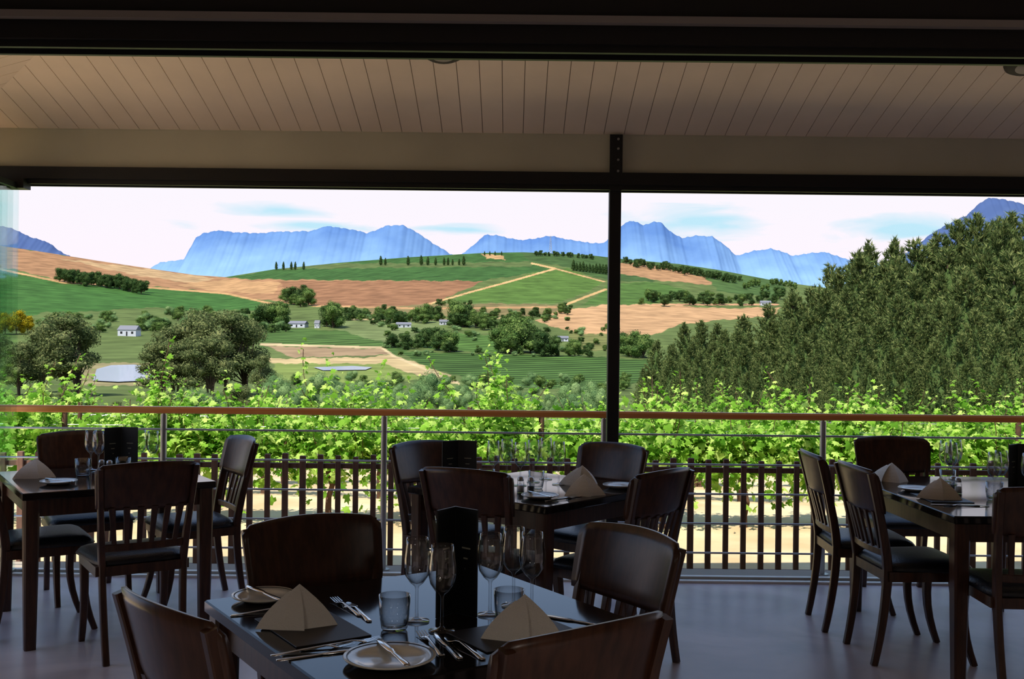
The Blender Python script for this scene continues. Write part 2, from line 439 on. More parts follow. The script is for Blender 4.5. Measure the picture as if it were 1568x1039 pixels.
def spoon_mesh():
    m=MB(); flatstrip(m,[(-.10,.006,.001),(-.09,.009,.001),(-.04,.005,.004),(.03,.0035,.009),(.05,.005,.006),(.06,.014,.002),(.075,.020,.0),(.09,.019,.0),(.102,.012,.001),(.107,.003,.003)],.002,M_silver); return m.mesh('dessert_spoon')
def fork_mesh():
    m=MB(); flatstrip(m,[(-.10,.006,.001),(-.09,.009,.001),(-.04,.005,.004),(.03,.0035,.008),(.045,.006,.006),(.055,.013,.003),(.065,.013,.002)],.002,M_silver)
    for k in range(4):
        x=-.0105+.007*k; m.add([(x-.002,.064,.002),(x+.002,.064,.002),(x+.001,.105,.007),(x-.001,.105,.007),(x-.002,.064,.004),(x+.002,.064,.004),(x+.001,.105,.008),(x-.001,.105,.008)],[(0,3,2,1),(4,5,6,7),(0,1,5,4),(1,2,6,5),(2,3,7,6),(3,0,4,7)],M_silver)
    return m.mesh('table_fork')
def mat_mesh():
    m=MB(); m.box(-.15,.15,-.1,.1,0,.003,M_mat,bev=.001); return m.mesh('placemat')
def menu_mesh(h=.29,w=.115,spread=52,name='menu_booklet'):
    m=MB()
    for sgn in(-1,1):
        T=Matrix.Rotation(math.radians(sgn*spread),4,'Z')
        m.box(-.003,.003,-w,0,0,h,M_menu,T=T,bev=.001)
        for k in range(3): m.box(-.0036,.0036,-w*.72+.01*k,-w*.35-.006*k,h*.62-.028*k,h*.62-.028*k+.004,M_print,T=T)
    m.cyl((0,0,0),(0,0,h),.005,.005,M_menu,8)
    return m.mesh(name)
def shaker_mesh(fill,name):
    m=MB(); m.lathe([(0,.001),(.018,.001),(.019,.01),(.017,.05),(.014,.06)],M_wine,16); m.lathe([(0,.003),(.016,.003),(.0155,.035),(0,.036)],fill,16); m.lathe([(.015,.058),(.016,.062),(.015,.075),(.008,.08),(0,.081)],M_steel,16); return m.mesh(name)
WG=wine_mesh();TU=tumbler_mesh();PL=plate_mesh(.09);PL2=plate_mesh(.108);NP=napkin_mesh();KN=knife_mesh();SP=spoon_mesh();FK=fork_mesh();PMt=mat_mesh();MN=menu_mesh(.29,.085,40);MNs=menu_mesh(.24,.10,60,'menu_booklet');SH=shaker_mesh(M_salt,'salt_shaker');PS=shaker_mesh(M_pepper,'pepper_shaker')
def put(me,name,x,y,deg=0,dz=0): return place(me,name,(x,y,ZT+dz),math.radians(deg))
# front table
for x,y in((-.245,2.77),(-.172,2.68),(-.052,2.84),(.012,2.94),(.062,2.87)): put(WG,'wine_glass',x,y)
put(TU,'water_tumbler',-.295,2.69); put(TU,'water_tumbler',.0,2.76)
put(PL,'side_plate',-.70,2.98); put(KN,'table_knife',-.70,2.98,40,.019)
put(PL2,'side_plate',-.275,2.42); put(KN,'table_knife',-.27,2.43,25,.019)
put(PMt,'placemat',-.51,2.70,-57); put(NP,'napkin',-.55,2.74,12,.003)
put(PMt,'placemat',.02,2.66,33); put(NP,'napkin',.04,2.655,0,.003)
put(MN,'menu_booklet',-.150,2.87,8)
for i,(x,y,a) in enumerate(((-.47,2.50,-62),(-.44,2.47,-62),(-.41,2.545,-62))): put((FK,KN,FK)[i],('table_fork','table_knife','table_fork')[i],x,y,a)
put(SP,'dessert_spoon',-.41,2.85,25); put(FK,'table_fork',-.45,2.90,30)
put(FK,'table_fork',-.19,2.56,20); put(KN,'table_knife',-.15,2.55,20);put(SP,'dessert_spoon',-.105,2.53,28)
put(KN,'table_knife',.17,2.79,60); put(FK,'table_fork',-.66,2.85,-60)
# left table
for x,y in((-2.33,5.80),(-2.26,5.73),(-2.07,5.84),(-1.98,5.78)): put(WG,'wine_glass',x,y)
put(TU,'water_tumbler',-2.28,5.57); put(TU,'water_tumbler',-2.1,5.66)
put(NP,'napkin',-2.50,5.50,25); put(PL,'side_plate',-2.27,5.25); put(PL,'side_plate',-1.78,5.62); put(KN,'table_knife',-2.27,5.25,60,.019)
put(MNs,'menu_booklet',-2.17,5.82,20); put(SH,'salt_shaker',-2.2,5.62); put(PS,'pepper_shaker',-2.15,5.60)
put(KN,'table_knife',-2.0,5.35,33); put(FK,'table_fork',-1.95,5.40,33)
# middle table
for x,y in((-.09,5.43),(-.02,5.53),(.05,5.37),(.12,5.50),(.19,5.62),(.25,5.42)): put(WG,'wine_glass',x,y)
put(TU,'water_tumbler',.13,5.26); put(TU,'water_tumbler',-.12,5.3)
put(SH,'salt_shaker',.05,5.12); put(PS,'pepper_shaker',.10,5.10)
put(NP,'napkin',.36,5.09,10); put(NP,'napkin',.37,5.44,-20); put(PL,'side_plate',.14,4.95); put(PL,'side_plate',.56,5.33)
put(MNs,'menu_booklet',-.265,5.27,10); put(KN,'table_knife',.27,4.96,-50); put(FK,'table_fork',.24,4.92,-50); put(KN,'table_knife',.14,4.95,30,.019)
# right table
for x,y in((2.38,5.72),(2.46,5.78),(2.36,5.60),(2.38,5.14),(2.45,5.22),(2.53,5.10)): put(WG,'wine_glass',x,y)
put(TU,'water_tumbler',2.3,5.5); put(TU,'water_tumbler',2.33,5.03)
put(NP,'napkin',2.08,5.72,-60); put(NP,'napkin',2.09,5.08,-20,.003); put(PMt,'placemat',2.1,5.09,88)
put(SH,'salt_shaker',2.25,5.25); put(PS,'pepper_shaker',2.25,5.31); put(MNs,'menu_booklet',2.62,5.40,10)
put(PL,'side_plate',2.07,5.33); put(KN,'table_knife',2.07,4.86,85); put(FK,'table_fork',2.12,4.85,85); put(PL,'side_plate',2.3,4.75)

# ---------------------------------------------------------------- terrain
def un(x,y):
    dx,dy=x-784,y-519.5
    return (dx+dy*K)/F,(dy-dx*K)+519.5
crest_px=[(-700,360),(-200,365),(0,376),(50,383),(100,391),(150,399),(230,411),(300,421),(345,424),(420,412),(520,402),(620,394),(740,387),(800,386),(830,387),(900,390),(960,397),(1040,404),(1100,413),(1200,432),(1300,445),(1500,450),(2200,450)]
cu=np.array([un(*p)[0] for p in crest_px]); cv=np.array([un(*p)[1] for p in crest_px])
def crest(u): return np.interp(u,cu,cv)
YL=np.array([40,60,90,180,320,480,650.]); VL=np.array([700,690.5,660,620,590,560,530.])
EXP=.8; YC=1750.
def V_of(Y,u):
    c=crest(u); s=np.clip((Y-650)/(YC-650),0,1)
    return np.where(Y<=650,np.interp(Y,YL,VL),530+(c-530)*s**EXP)
def Y_of(V,u):
    c=crest(u); V=max(V,c+.01)
    if V>=530: return float(np.interp(-V,-VL,YL))
    return 650+(YC-650)*((530-V)/(530-c))**(1/EXP)
def znear(Y): return np.interp(Y,[6,12,20,40],[-.27,-.36,-1.0,-3.0])
def G(x,y):
    u,V=un(x,y); Y=Y_of(V,float(u)); c=float(crest(u)); V=max(V,c)
    return (u*Y,Y,EYE-(V-519.5)/F*Y)

polys=[
 ([(-800,330),(0,375),(50,383),(230,410),(345,424),(430,428),(720,429),(705,446),(660,463),(600,472),(480,468),(380,456),(290,443),(225,438),(90,430),(25,412),(-800,405)],(170,124,84),0),
 ([(90,395),(200,408),(330,426),(300,434),(200,420)],(188,154,110),0),
 ([(270,436),(340,428),(430,432),(420,450),(330,446)],(190,146,98),0),
 ([(-800,395),(30,418),(95,434),(225,441),(330,448),(400,460),(395,474),(300,476),(230,470),(60,482),(-800,480)],(68,122,42),.7),
 ([(345,425),(420,412),(620,390),(745,380),(820,380),(810,400),(848,410),(820,417),(735,430),(540,429),(380,427)],(66,114,44),.8),
 ([(440,404),(650,402),(820,400),(812,408),(640,409),(430,412)],(92,112,54),.2),
 ([(738,388),(770,392),(775,398),(745,396)],(190,150,100),0),
 ([(425,430),(738,430),(705,447),(665,463),(640,472),(480,468),(440,444)],(158,110,74),.25),
 ([(790,380),(960,390),(1010,410),(1000,432),(925,428),(850,404),(812,402)],(70,104,44),.5),
 ([(940,402),(985,402),(1085,425),(1090,436),(1000,428),(940,416)],(176,132,90),0),
 ([(960,392),(1105,408),(1210,428),(1190,456),(1100,446),(1080,424),(985,402)],(78,112,48),.5),
 ([(822,417),(868,411),(925,431),(900,446),(858,463),(800,464),(692,462),(722,446)],(100,140,50),.9),
 ([(930,433),(1010,432),(1060,448),(1000,465),(890,466),(925,446)],(88,128,46),.7),
 ([(560,470),(700,464),(860,466),(845,484),(700,486),(560,482)],(132,118,72),0),
 ([(820,491),(850,476),(930,466),(1000,466),(1110,472),(1195,470),(1185,484),(1100,490),(1040,497),(1000,512),(930,517),(868,506)],(200,156,110),.15),
 ([(395,500),(560,508),(640,528),(600,546),(400,532)],(84,122,48),.8),
 ([(530,489),(690,490),(650,508),(600,528),(515,504)],(120,138,80),.3),
 ([(695,510),(765,514),(765,541),(640,532)],(88,130,48),.7),
 ([(870,508),(990,515),(985,540),(880,535)],(124,128,66),.3),
 ([(615,538),(900,545),(1000,552),(990,585),(900,594),(770,594),(690,572),(640,556)],(76,116,40),1.0),
 ([(405,529),(590,534),(600,543),(450,547)],(158,132,100),0),
 ([(395,549),(560,547),(603,543),(690,574),(705,590),(640,575),(590,557),(420,557)],(196,172,124),0),
 ([(420,556),(590,557),(650,580),(560,588),(420,580)],(128,148,66),.2),
 ([(120,555),(240,555),(240,590),(120,590)],(150,140,96),0),
 ([(60,478),(395,476),(395,500),(60,505)],(100,120,58),.2),
]
roads=[([(655,466),(720,447),(780,431),(850,411),(815,403)],1.6,(216,172,114)),([(850,411),(925,431)],1.2,(206,164,110)),([(862,468),(895,455),(927,443)],1.9,(212,170,110)),
 ([(1000,466),(1190,466)],1.6,(200,150,110)),([(400,527),(585,532),(603,545),(700,585)],2.0,(212,188,144)),([(0,412),(95,432),(230,440),(345,449),(440,470)],1.6,(206,160,104)),([(480,468),(640,472),(860,470)],1.6,(196,150,100)),
 ([(540,489),(690,489),(800,486)],1.5,(190,170,120))]
NU=1100; u=np.linspace(-1.0,.95,NU)
u=np.sign(u)*np.abs(u)**1.25*.95
Ys=np.concatenate([np.linspace(40,180,30)[:-1],np.linspace(180,650,130)[:-1],np.linspace(650,YC,190),[1800,1900,2200,3000,5000,9000]])
UU,YY=np.meshgrid(u,Ys)
VV=V_of(YY,UU); ZZ=EYE-(VV-519.5)/F*YY
zc=EYE-(crest(u)-519.5)/F*YC
for k,drop in zip(range(-6,0),(3,12,50,90,90,60)): ZZ[k]=zc-drop
ZZ[-1]=np.minimum(ZZ[-1],30)
dxp=UU*F; dyp=VV-519.5
PX=784+dxp-dyp*K; PY=519.5+dyp+dxp*K
PXj=PX+1.5*np.sin(PY*.7+PX*.05); PYj=PY+.8*np.sin(PX*.11)+.5*np.sin(PX*.37)
col=np.zeros(PX.shape+(4,)); 
def setc(mask,rgb,st): 
    g_=[lin(c) for c in rgb]; L=sum(g_)/3; h=.06; hz=(.30,.31,.33)  # hz: distance haze blended into every field colour
    for q in range(3): col[mask,q]=((g_[q]*.92+L*.08)*(1-h)+hz[q]*h)*(1.05,1.0,.88)[q]
    col[mask,3]=st
setc(np.ones(PX.shape,bool),(96,116,54),.15)
def inpoly(px,py,poly):
    ins=np.zeros(px.shape,bool); n=len(poly)
    for i in range(n):
        x1,y1=poly[i];x2,y2=poly[(i+1)%n]
        if y1==y2: continue
        c=((y1>py)!=(y2>py))&(px<(x2-x1)*(py-y1)/(y2-y1)+x1); ins^=c
    return ins
for p,c,st in polys: setc(inpoly(PXj,PYj,p),c,st)
for pts,w,c in roads:
    for (x1,y1),(x2,y2) in zip(pts[:-1],pts[1:]):
        L=(x2-x1)**2+(y2-y1)**2; t=np.clip(((PX-x1)*(x2-x1)+(PY-y1)*(y2-y1))/L,0,1)
        d=np.hypot((PX-x1-t*(x2-x1))*.7,(PY-y1-t*(y2-y1))*1.2); setc(d<w,c,0)
nv=PX.size; R=len(Ys)
co=np.stack([UU*YY,YY,ZZ],-1).reshape(-1,3)
i=np.arange(R-1)[:,None]*NU+np.arange(NU-1)[None,:]
quads=np.stack([i,i+1,i+NU+1,i+NU],-1).reshape(-1,4)
def npmesh(name,co,quads,mats,k=4,smooth=True):
    me=bpy.data.meshes.new(name); me.vertices.add(len(co)); me.vertices.foreach_set('co',np.asarray(co,dtype=np.float32).ravel())
    me.loops.add(quads.size); me.loops.foreach_set('vertex_index',quads.ravel().astype(np.int32))
    me.polygons.add(len(quads)); me.polygons.foreach_set('loop_start',np.arange(0,quads.size,k,dtype=np.int32)); 
    try: me.polygons.foreach_set('loop_total',np.full(len(quads),k,dtype=np.int32))
    except Exception: pass
    for mm in mats: me.materials.append(mm)
    me.update(calc_edges=True); me.polygons.foreach_set('use_smooth',np.full(len(quads),smooth)); me.validate()
    return me
def terrain_mat():
    m,nt,b=newmat('cultivated_fields'); b.inputs['Roughness'].default_value=1; b.inputs['Specular IOR Level'].default_value=.05
    at=nt.nodes.new('ShaderNodeAttribute'); at.attribute_name='field'
    geo=nt.nodes.new('ShaderNodeNewGeometry')
    mp=nt.nodes.new('ShaderNodeMapping'); mp.inputs['Rotation'].default_value=(0,0,math.radians(55)); nt.links.new(geo.outputs['Position'],mp.inputs['Vector'])
    w=nt.nodes.new('ShaderNodeTexWave'); w.inputs['Scale'].default_value=.022; w.inputs['Distortion'].default_value=.5; w.bands_direction='X'
    nt.links.new(mp.outputs[0],w.inputs['Vector'])
    n=nt.nodes.new('ShaderNodeTexNoise'); n.inputs['Scale'].default_value=.05; n.inputs['Detail'].default_value=6; nt.links.new(geo.outputs['Position'],n.inputs['Vector'])
    a=nt.nodes.new('ShaderNodeMath'); a.operation='MULTIPLY'; nt.links.new(w.outputs['Fac'],a.inputs[0]); nt.links.new(at.outputs['Alpha'],a.inputs[1])
    s=nt.nodes.new('ShaderNodeMapRange'); s.inputs[3].default_value=1.15; s.inputs[4].default_value=.40; nt.links.new(a.outputs[0],s.inputs[0])
    q=nt.nodes.new('ShaderNodeMapRange'); q.inputs[1].default_value=.3;q.inputs[2].default_value=.7;q.inputs[3].default_value=.68; q.inputs[4].default_value=1.28; nt.links.new(n.outputs['Fac'],q.inputs[0])
    k=nt.nodes.new('ShaderNodeMath'); k.operation='MULTIPLY'; nt.links.new(s.outputs[0],k.inputs[0]); nt.links.new(q.outputs[0],k.inputs[1])
    k2=nt.nodes.new('ShaderNodeMath'); k2.operation='MULTIPLY'; k2.inputs[1].default_value=.60; nt.links.new(k.outputs[0],k2.inputs[0])
    v=nt.nodes.new('ShaderNodeVectorMath'); v.operation='SCALE'; nt.links.new(at.outputs['Color'],v.inputs[0]); nt.links.new(k2.outputs[0],v.inputs['Scale'])
    nt.links.new(v.outputs[0],b.inputs['Base Color']); return m
me=npmesh('valley_terrain',co,quads,[terrain_mat()])
ca=me.color_attributes.new('field','FLOAT_COLOR','POINT'); ca.data.foreach_set('color',col.reshape(-1,4).astype(np.float32).ravel())
place(me,'ground_valley')
M_soil=pm('sandy_soil',C(234,208,162,.82),.95,col2=C(212,178,130,.8),nscale=1.2,bump=.6,bscale=12)
xs=np.linspace(-45,45,61); yy=np.concatenate([np.linspace(-6,6.9,3),np.linspace(6.95,40.2,60)])
XX,Y2=np.meshgrid(xs,yy); Z2=znear(Y2)+.03*np.sin(XX*1.3+Y2)*(Y2>8); Z2[:3]=-.33; Z2[-2:]=znear(yy[-2:])[:,None]
i=np.arange(len(yy)-1)[:,None]*61+np.arange(60)[None,:]
place(npmesh('ground_near',np.stack([XX,Y2,Z2],-1).reshape(-1,3),np.stack([i,i+1,i+62,i+61],-1).reshape(-1,4),[M_soil]),'ground_vineyard')
M_water=pm('lake_water',C(206,214,238,.62),.15,spec=.6,bump=.1,bscale=2)
def water(name,pts):
    P=[G(*p) for p in pts]
    m=MB(); m.add([(p[0],p[1],p[2]+.35) for p in P],[tuple(range(len(P)))],M_water); m.obj(name)
water('lake',[(142,584),(148,566),(170,560),(205,559),(234,563),(240,578),(225,584),(180,586)])
water('pond',[(480,563),(540,561),(570,563),(560,567),(495,568)])

# ---------------------------------------------------------------- mountains
def fnoise(x,seed,octs=5,base=1.):
    r=np.random.default_rng(seed); y=np.zeros_like(x); a=1
    for o in range(octs):
        y+=a*np.sin(x*base*2**o*1.7+r.uniform(0,6))*np.cos(x*base*2**o*.93+r.uniform(0,6)); a*=.5
    return y
def mountmat(name,top,bot,zt):  # aerial haze painted into the rock colour, from foot to ridge
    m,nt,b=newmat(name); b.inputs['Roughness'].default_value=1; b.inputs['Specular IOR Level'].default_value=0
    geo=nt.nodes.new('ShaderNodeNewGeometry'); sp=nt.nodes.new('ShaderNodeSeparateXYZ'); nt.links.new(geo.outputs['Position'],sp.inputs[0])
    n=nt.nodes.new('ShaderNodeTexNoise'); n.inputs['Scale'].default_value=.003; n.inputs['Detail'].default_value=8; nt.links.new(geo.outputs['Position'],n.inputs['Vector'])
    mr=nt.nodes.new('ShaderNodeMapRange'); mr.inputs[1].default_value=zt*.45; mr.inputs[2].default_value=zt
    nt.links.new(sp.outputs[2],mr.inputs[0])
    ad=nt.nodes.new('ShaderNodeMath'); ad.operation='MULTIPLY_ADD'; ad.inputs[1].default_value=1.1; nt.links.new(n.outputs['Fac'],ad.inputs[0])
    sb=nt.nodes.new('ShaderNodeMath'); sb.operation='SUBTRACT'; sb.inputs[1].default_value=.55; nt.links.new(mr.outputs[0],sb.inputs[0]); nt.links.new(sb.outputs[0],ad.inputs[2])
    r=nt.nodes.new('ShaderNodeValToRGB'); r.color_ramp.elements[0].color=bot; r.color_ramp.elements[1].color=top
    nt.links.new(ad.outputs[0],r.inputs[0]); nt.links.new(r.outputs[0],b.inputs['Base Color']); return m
def mountain(prof,D,seed,mat,name='mountain_range'):
    us=np.array([un(*p)[0] for p in prof]); es=np.array([-(un(*p)[1]-519.5)/F for p in prof])
    n=int((us[-1]-us[0])/.0009)+2; uu=np.linspace(us[0],us[-1],n); ee=np.interp(uu,us,es)+.0006*fnoise(uu*300,seed)
    ts=[-.5]+list(np.linspace(0,1,24)); rows=[]
    for t in ts:
        tt=abs(t); h=(1-tt)**1.35 if t>=0 else (1-tt)
        gul=fnoise(uu*24+t*4.0*np.sin(uu*20+seed),seed+3,4)*D*.0042*min(1,tt*3)
        Y=D-(t*D*.16)+gul; Z=EYE+(ee*D)*h+fnoise(uu*140+t*14,seed+9,3)*D*.0006*min(1,tt*6)
        rows.append(np.stack([uu*D,Y,Z],-1))
    co=np.array(rows).reshape(-1,3); i=np.arange(len(ts)-1)[:,None]*n+np.arange(n-1)[None,:]
    place(npmesh(name,co,np.stack([i,i+n,i+n+1,i+1],-1).reshape(-1,4),[mat]),name)
MT1=mountmat('blue_rock_painted_haze',C(110,152,214,.48),C(158,198,234,.58),1000)
MT2=mountmat('slate_rock_painted_haze',C(98,122,174,.48),C(138,164,208,.55),700)
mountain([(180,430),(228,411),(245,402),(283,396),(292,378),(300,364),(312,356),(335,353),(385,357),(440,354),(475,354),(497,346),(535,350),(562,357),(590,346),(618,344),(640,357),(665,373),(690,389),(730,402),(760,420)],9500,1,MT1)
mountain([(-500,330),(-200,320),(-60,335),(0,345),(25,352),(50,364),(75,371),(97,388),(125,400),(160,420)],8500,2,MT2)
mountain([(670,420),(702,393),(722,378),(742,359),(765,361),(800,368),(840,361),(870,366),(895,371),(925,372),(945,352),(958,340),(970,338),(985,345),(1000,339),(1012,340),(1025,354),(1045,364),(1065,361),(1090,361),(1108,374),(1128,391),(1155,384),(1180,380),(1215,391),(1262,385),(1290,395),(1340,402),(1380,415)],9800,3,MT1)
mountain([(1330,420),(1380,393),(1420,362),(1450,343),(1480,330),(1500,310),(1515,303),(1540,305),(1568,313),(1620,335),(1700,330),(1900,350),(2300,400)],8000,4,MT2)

# ---------------------------------------------------------------- vegetation prototypes
def quadleaves(P,Nrm,size,mats,rngl,asp=1.6):
    n=len(P); r=rngl.normal(size=(n,3)); Nrm=Nrm/np.linalg.norm(Nrm,axis=1,keepdims=True)
    a=np.cross(Nrm,r); a/=np.linalg.norm(a,axis=1,keepdims=True); b=np.cross(Nrm,a)
    s=(size*rngl.uniform(.6,1.3,size=n))[:,None]
    v=np.stack([P-a*s,P-b*s/asp,P+a*s,P+b*s/asp],1).reshape(-1,3)
    return v
def tree_mesh(name,seed,mat,blobs,nleaf,lsize,trunk=.3,spread=.3,core=.72,trunks=1):
    r=np.random.default_rng(seed); m=MB()
    for k in range(trunks):
        ox=r.uniform(-.08,.08)*(trunks>1); m.cyl((ox*.3,0,-.03),(ox,0,trunk+.12),.018,.011,M_bark,7,False)
    allP=[];allN=[]
    bl=blobs(r)
    for c,rad in bl:
        c=np.array(c);rad=np.array(rad)
        m.cyl((0,0,trunk*.8),tuple(c),.010,.004,M_bark,5,False)
        k=int(nleaf*rad[0]*rad[2]/sum(b[1][0]*b[1][2] for b in bl))
        d=r.normal(size=(k,3)); d/=np.linalg.norm(d,axis=1,keepdims=True)
        P=c+d*rad*r.uniform(.75,1.15,size=(k,1)); N=d/rad+r.normal(size=(k,3))*(.55/rad.mean())
        allP.append(P);allN.append(N)
        if core>0:
            vs=[];fs=[];nn,mm_=8,5
            for a in range(mm_+1):
                ph=math.pi*a/mm_
                for b in range(nn):
                    th=2*math.pi*b/nn; vs.append(tuple(c+rad*core*np.array([math.sin(ph)*math.cos(th),math.sin(ph)*math.sin(th),math.cos(ph)])))
            for a in range(mm_):
                for b in range(nn):
                    j=(b+1)%nn; fs.append((a*nn+b,a*nn+j,a*nn+nn+j,a*nn+nn+b)[::-1])
            m.add(vs,fs,mat,True)
    P=np.concatenate(allP);N=np.concatenate(allN)
    v=quadleaves(P,N,lsize,None,r)
    m.add([tuple(q) for q in v.tolist()],[(4*i,4*i+1,4*i+2,4*i+3) for i in range(len(P))],mat)
    return m.mesh(name)
L_dark=leafmat('foliage_dark',C(48,72,40,.76),C(70,96,52,.76),C(100,122,68,.76),.2)
L_mid=leafmat('foliage_mid',C(72,100,52,.78),C(98,128,64,.78),C(136,156,86,.78),.25)
L_euc=leafmat('foliage_eucalyptus',C(78,94,56,.8),C(110,120,74,.8),C(148,152,98,.8),.25)
L_soft=leafmat('foliage_olive',C(98,130,82,.78),C(130,162,100,.78),C(162,186,122,.78),.3)
L_yel=leafmat('foliage_yellow',C(160,140,34,.7),C(210,180,40,.7),C(130,140,50,.7),.25)
L_pine=leafmat('pine_needles',C(66,88,50,.78),C(108,126,70,.8),C(166,170,104,.82),.25)
L_vine=leafmat('vine_leaves',C(84,140,38,.8),C(156,208,74,.84),C(222,244,134,.9),.5)
L_vine2=leafmat('vine_leaves_rear',C(80,130,44,.78),C(138,188,74,.8),C(194,224,116,.84),.45)
def round_blobs(r):
    out=[((0,0,.55),(.27,.27,.32))]
    for k in range(11):
        a=r.uniform(0,6.28); q=r.uniform(.12,.34); z=r.uniform(.18,.82); out.append(((math.cos(a)*q*(1.1-z*.4),math.sin(a)*q*(1.1-z*.4),z),(r.uniform(.11,.19),)*2+(r.uniform(.10,.17),)))
    return out
def euc_blobs(r):
    out=[]
    for k in range(18):
        a=r.uniform(0,6.28); z=r.uniform(.22,.9); q=r.uniform(.05,.36)*(1.2-z*.7); out.append(((math.cos(a)*q,math.sin(a)*q,z),(r.uniform(.09,.15),)*2+(r.uniform(.07,.13),)))
    return out
def cyp_blobs(r): return [((0,0,.3),(.13,.13,.25)),((0,0,.55),(.12,.12,.28)),((0,0,.78),(.07,.07,.22))]
def shrub_blobs(r):
    out=[]
    for k in range(9):
        a=r.uniform(0,6.28); q=r.uniform(0,.35); out.append(((math.cos(a)*q,math.sin(a)*q,r.uniform(.25,.62)),(r.uniform(.18,.28),)*2+(r.uniform(.2,.32),)))
    return out
T_dark=[tree_mesh('tree_dark%d'%i,10+i,L_dark,round_blobs,2800,.022,.1) for i in range(3)]
T_mid=[tree_mesh('tree_mid%d'%i,20+i,L_mid,round_blobs,2800,.022,.1) for i in range(3)]
T_euc=[tree_mesh('tree_euc%d'%i,30+i,L_euc,euc_blobs,7500,.013,.2,core=.6,trunks=3) for i in range(3)]
T_cyp=[tree_mesh('tree_cyp',40,L_dark,cyp_blobs,700,.03,.1)]
T_soft=[tree_mesh('tree_soft%d'%i,50+i,L_soft,shrub_blobs,6500,.013,.1) for i in range(3)]
T_yel=[tree_mesh('tree_yel',60,L_yel,round_blobs,2400,.022,.2)]
def standtree(protos,x,y,h,par,name,wide=1.):
    p=G(x,y); s=h*p[1]/F
    place(random.choice(protos),name,(p[0],p[1],p[2]-.03*s),random.uniform(0,6.28),par,(s*wide,s*wide,s))
e=empty('hill_trees')
for k in range(26):
    t=k/25; standtree(T_dark,92+130*t+random.uniform(-2,2),430+18*t+random.uniform(-1,3),random.uniform(20,27),e,'windbreak_tree')
for x in(423,434,446,452,465): standtree(T_cyp,x,413,13,e,'cypress',1.3)
for x in(583,590,645,655,667,680,686,693,703,710,625): standtree(T_cyp,x,406,random.uniform(10,17),e,'cypress',1.4)
for x in(742,750,758,768,): standtree(T_cyp,x,391,7,e,'cypress',1.4)
for k in range(12): standtree(T_cyp,878+k*5.,414+k*.6,random.uniform(12,17),e,'cypress',1.5)
for k in range(14): standtree(T_dark,820+k*7+random.uniform(-3,3),392+max(0,(k-4))*.6,random.uniform(7,11),e,'hill_tree')
for k in range(34): standtree(T_dark,960+k*5.2+random.uniform(-2,2),405+k*.85+random.uniform(-2,2),random.uniform(10,16),e,'hill_tree')
for k in range(12): standtree(T_mid,1140+k*7,440+random.uniform(-4,6),random.uniform(10,16),e,'hill_tree')
for k in range(36): standtree(T_dark+T_mid,985+k*6+random.uniform(-4,4),462+random.uniform(-5,7),random.uniform(10,22),e,'hill_tree',1.2)
e=empty('valley_trees')
mid=[(437,462,24),(452,466,30),(472,468,30),(465,452,18),(410,500,40),(428,500,42),(400,500,34),(510,502,44),(500,500,36),(545,490,20),(560,486,16),(580,490,22),(598,494,25),(612,497,22),
(632,492,20),(650,494,32),(668,490,24),(700,500,44),(712,500,38),(728,502,30),(742,505,26),(600,532,24),(620,534,26),(655,532,34),(672,536,38),(690,538,36),(782,532,52),(795,540,60),(775,540,48),(812,540,44),(830,545,42),(845,545,34),(880,545,28),
(900,546,20),(950,540,34),(968,545,42),(985,548,40),(860,480,18),(840,483,14),(820,484,16),(800,482,12),(760,484,14),(740,484,16),(588,478,14),(690,470,14),(672,468,12),(720,468,10),(770,500,16),(540,478,12),(930,505,12),(865,470,8),(880,540,22)]
for x,y,h in mid: standtree(T_dark+T_mid,x,y,h*1.05,e,'valley_tree',1.2)
for x,y,h in mid: standtree(T_dark+T_mid,x+random.uniform(-12,12),y+random.uniform(-2,2),h*random.uniform(.5,.8),e,'valley_tree',1.4)
for k in range(80): standtree(T_dark+T_mid+T_soft,random.uniform(530,870),random.uniform(478,497),random.uniform(6,14),e,'valley_tree',1.5)
for k in range(70): standtree(T_mid+T_dark+T_soft,random.uniform(215,440),random.uniform(480,512),random.uniform(9,20),e,'valley_tree',1.4)
for k in range(30): standtree(T_mid+T_soft,random.uniform(60,175),random.uniform(485,512),random.uniform(9,18),e,'valley_tree',1.4)
for k in range(75): standtree(T_dark+T_mid+T_soft,random.uniform(580,960),random.uniform(500,546),random.uniform(5,13),e,'valley_tree',1.6)
for k in range(40): standtree(T_mid+T_soft,random.uniform(400,600),random.uniform(582,612),random.uniform(10,20),e,'valley_tree',1.4)
for k in range(50): standtree(T_mid+T_soft,random.uniform(600,960),random.uniform(584,612),random.uniform(10,24),e,'valley_tree',1.4)
for x,y,h in((25,512,42),(8,512,38),(42,510,30)): standtree(T_yel,x,y,h,e,'valley_tree')
e=empty('eucalyptus_grove')
for x,y,h in((98,606,138),(66,600,110),(118,604,118),(30,606,90),(0,604,100),(268,604,112),(250,606,92),(300,604,138),(345,606,142),(375,604,122),(322,608,100),(400,612,76),(285,606,95)):
    standtree(T_euc,x,y,h,e,'eucalyptus_tree',1.1)
e=empty('shrub_belt')
for k in range(54):
    x=400+k*10+random.uniform(-8,8); standtree(T_soft,x,628+random.uniform(-10,20),random.uniform(38,64)*(.72 if 660<x<870 else 1),e,'willow_shrub',.95)
for k in range(30):
    x=-60+k*16
    standtree(T_soft+T_euc,x,645,random.uniform(24,38) if 130<x<250 else random.uniform(40,64),e,'willow_shrub')
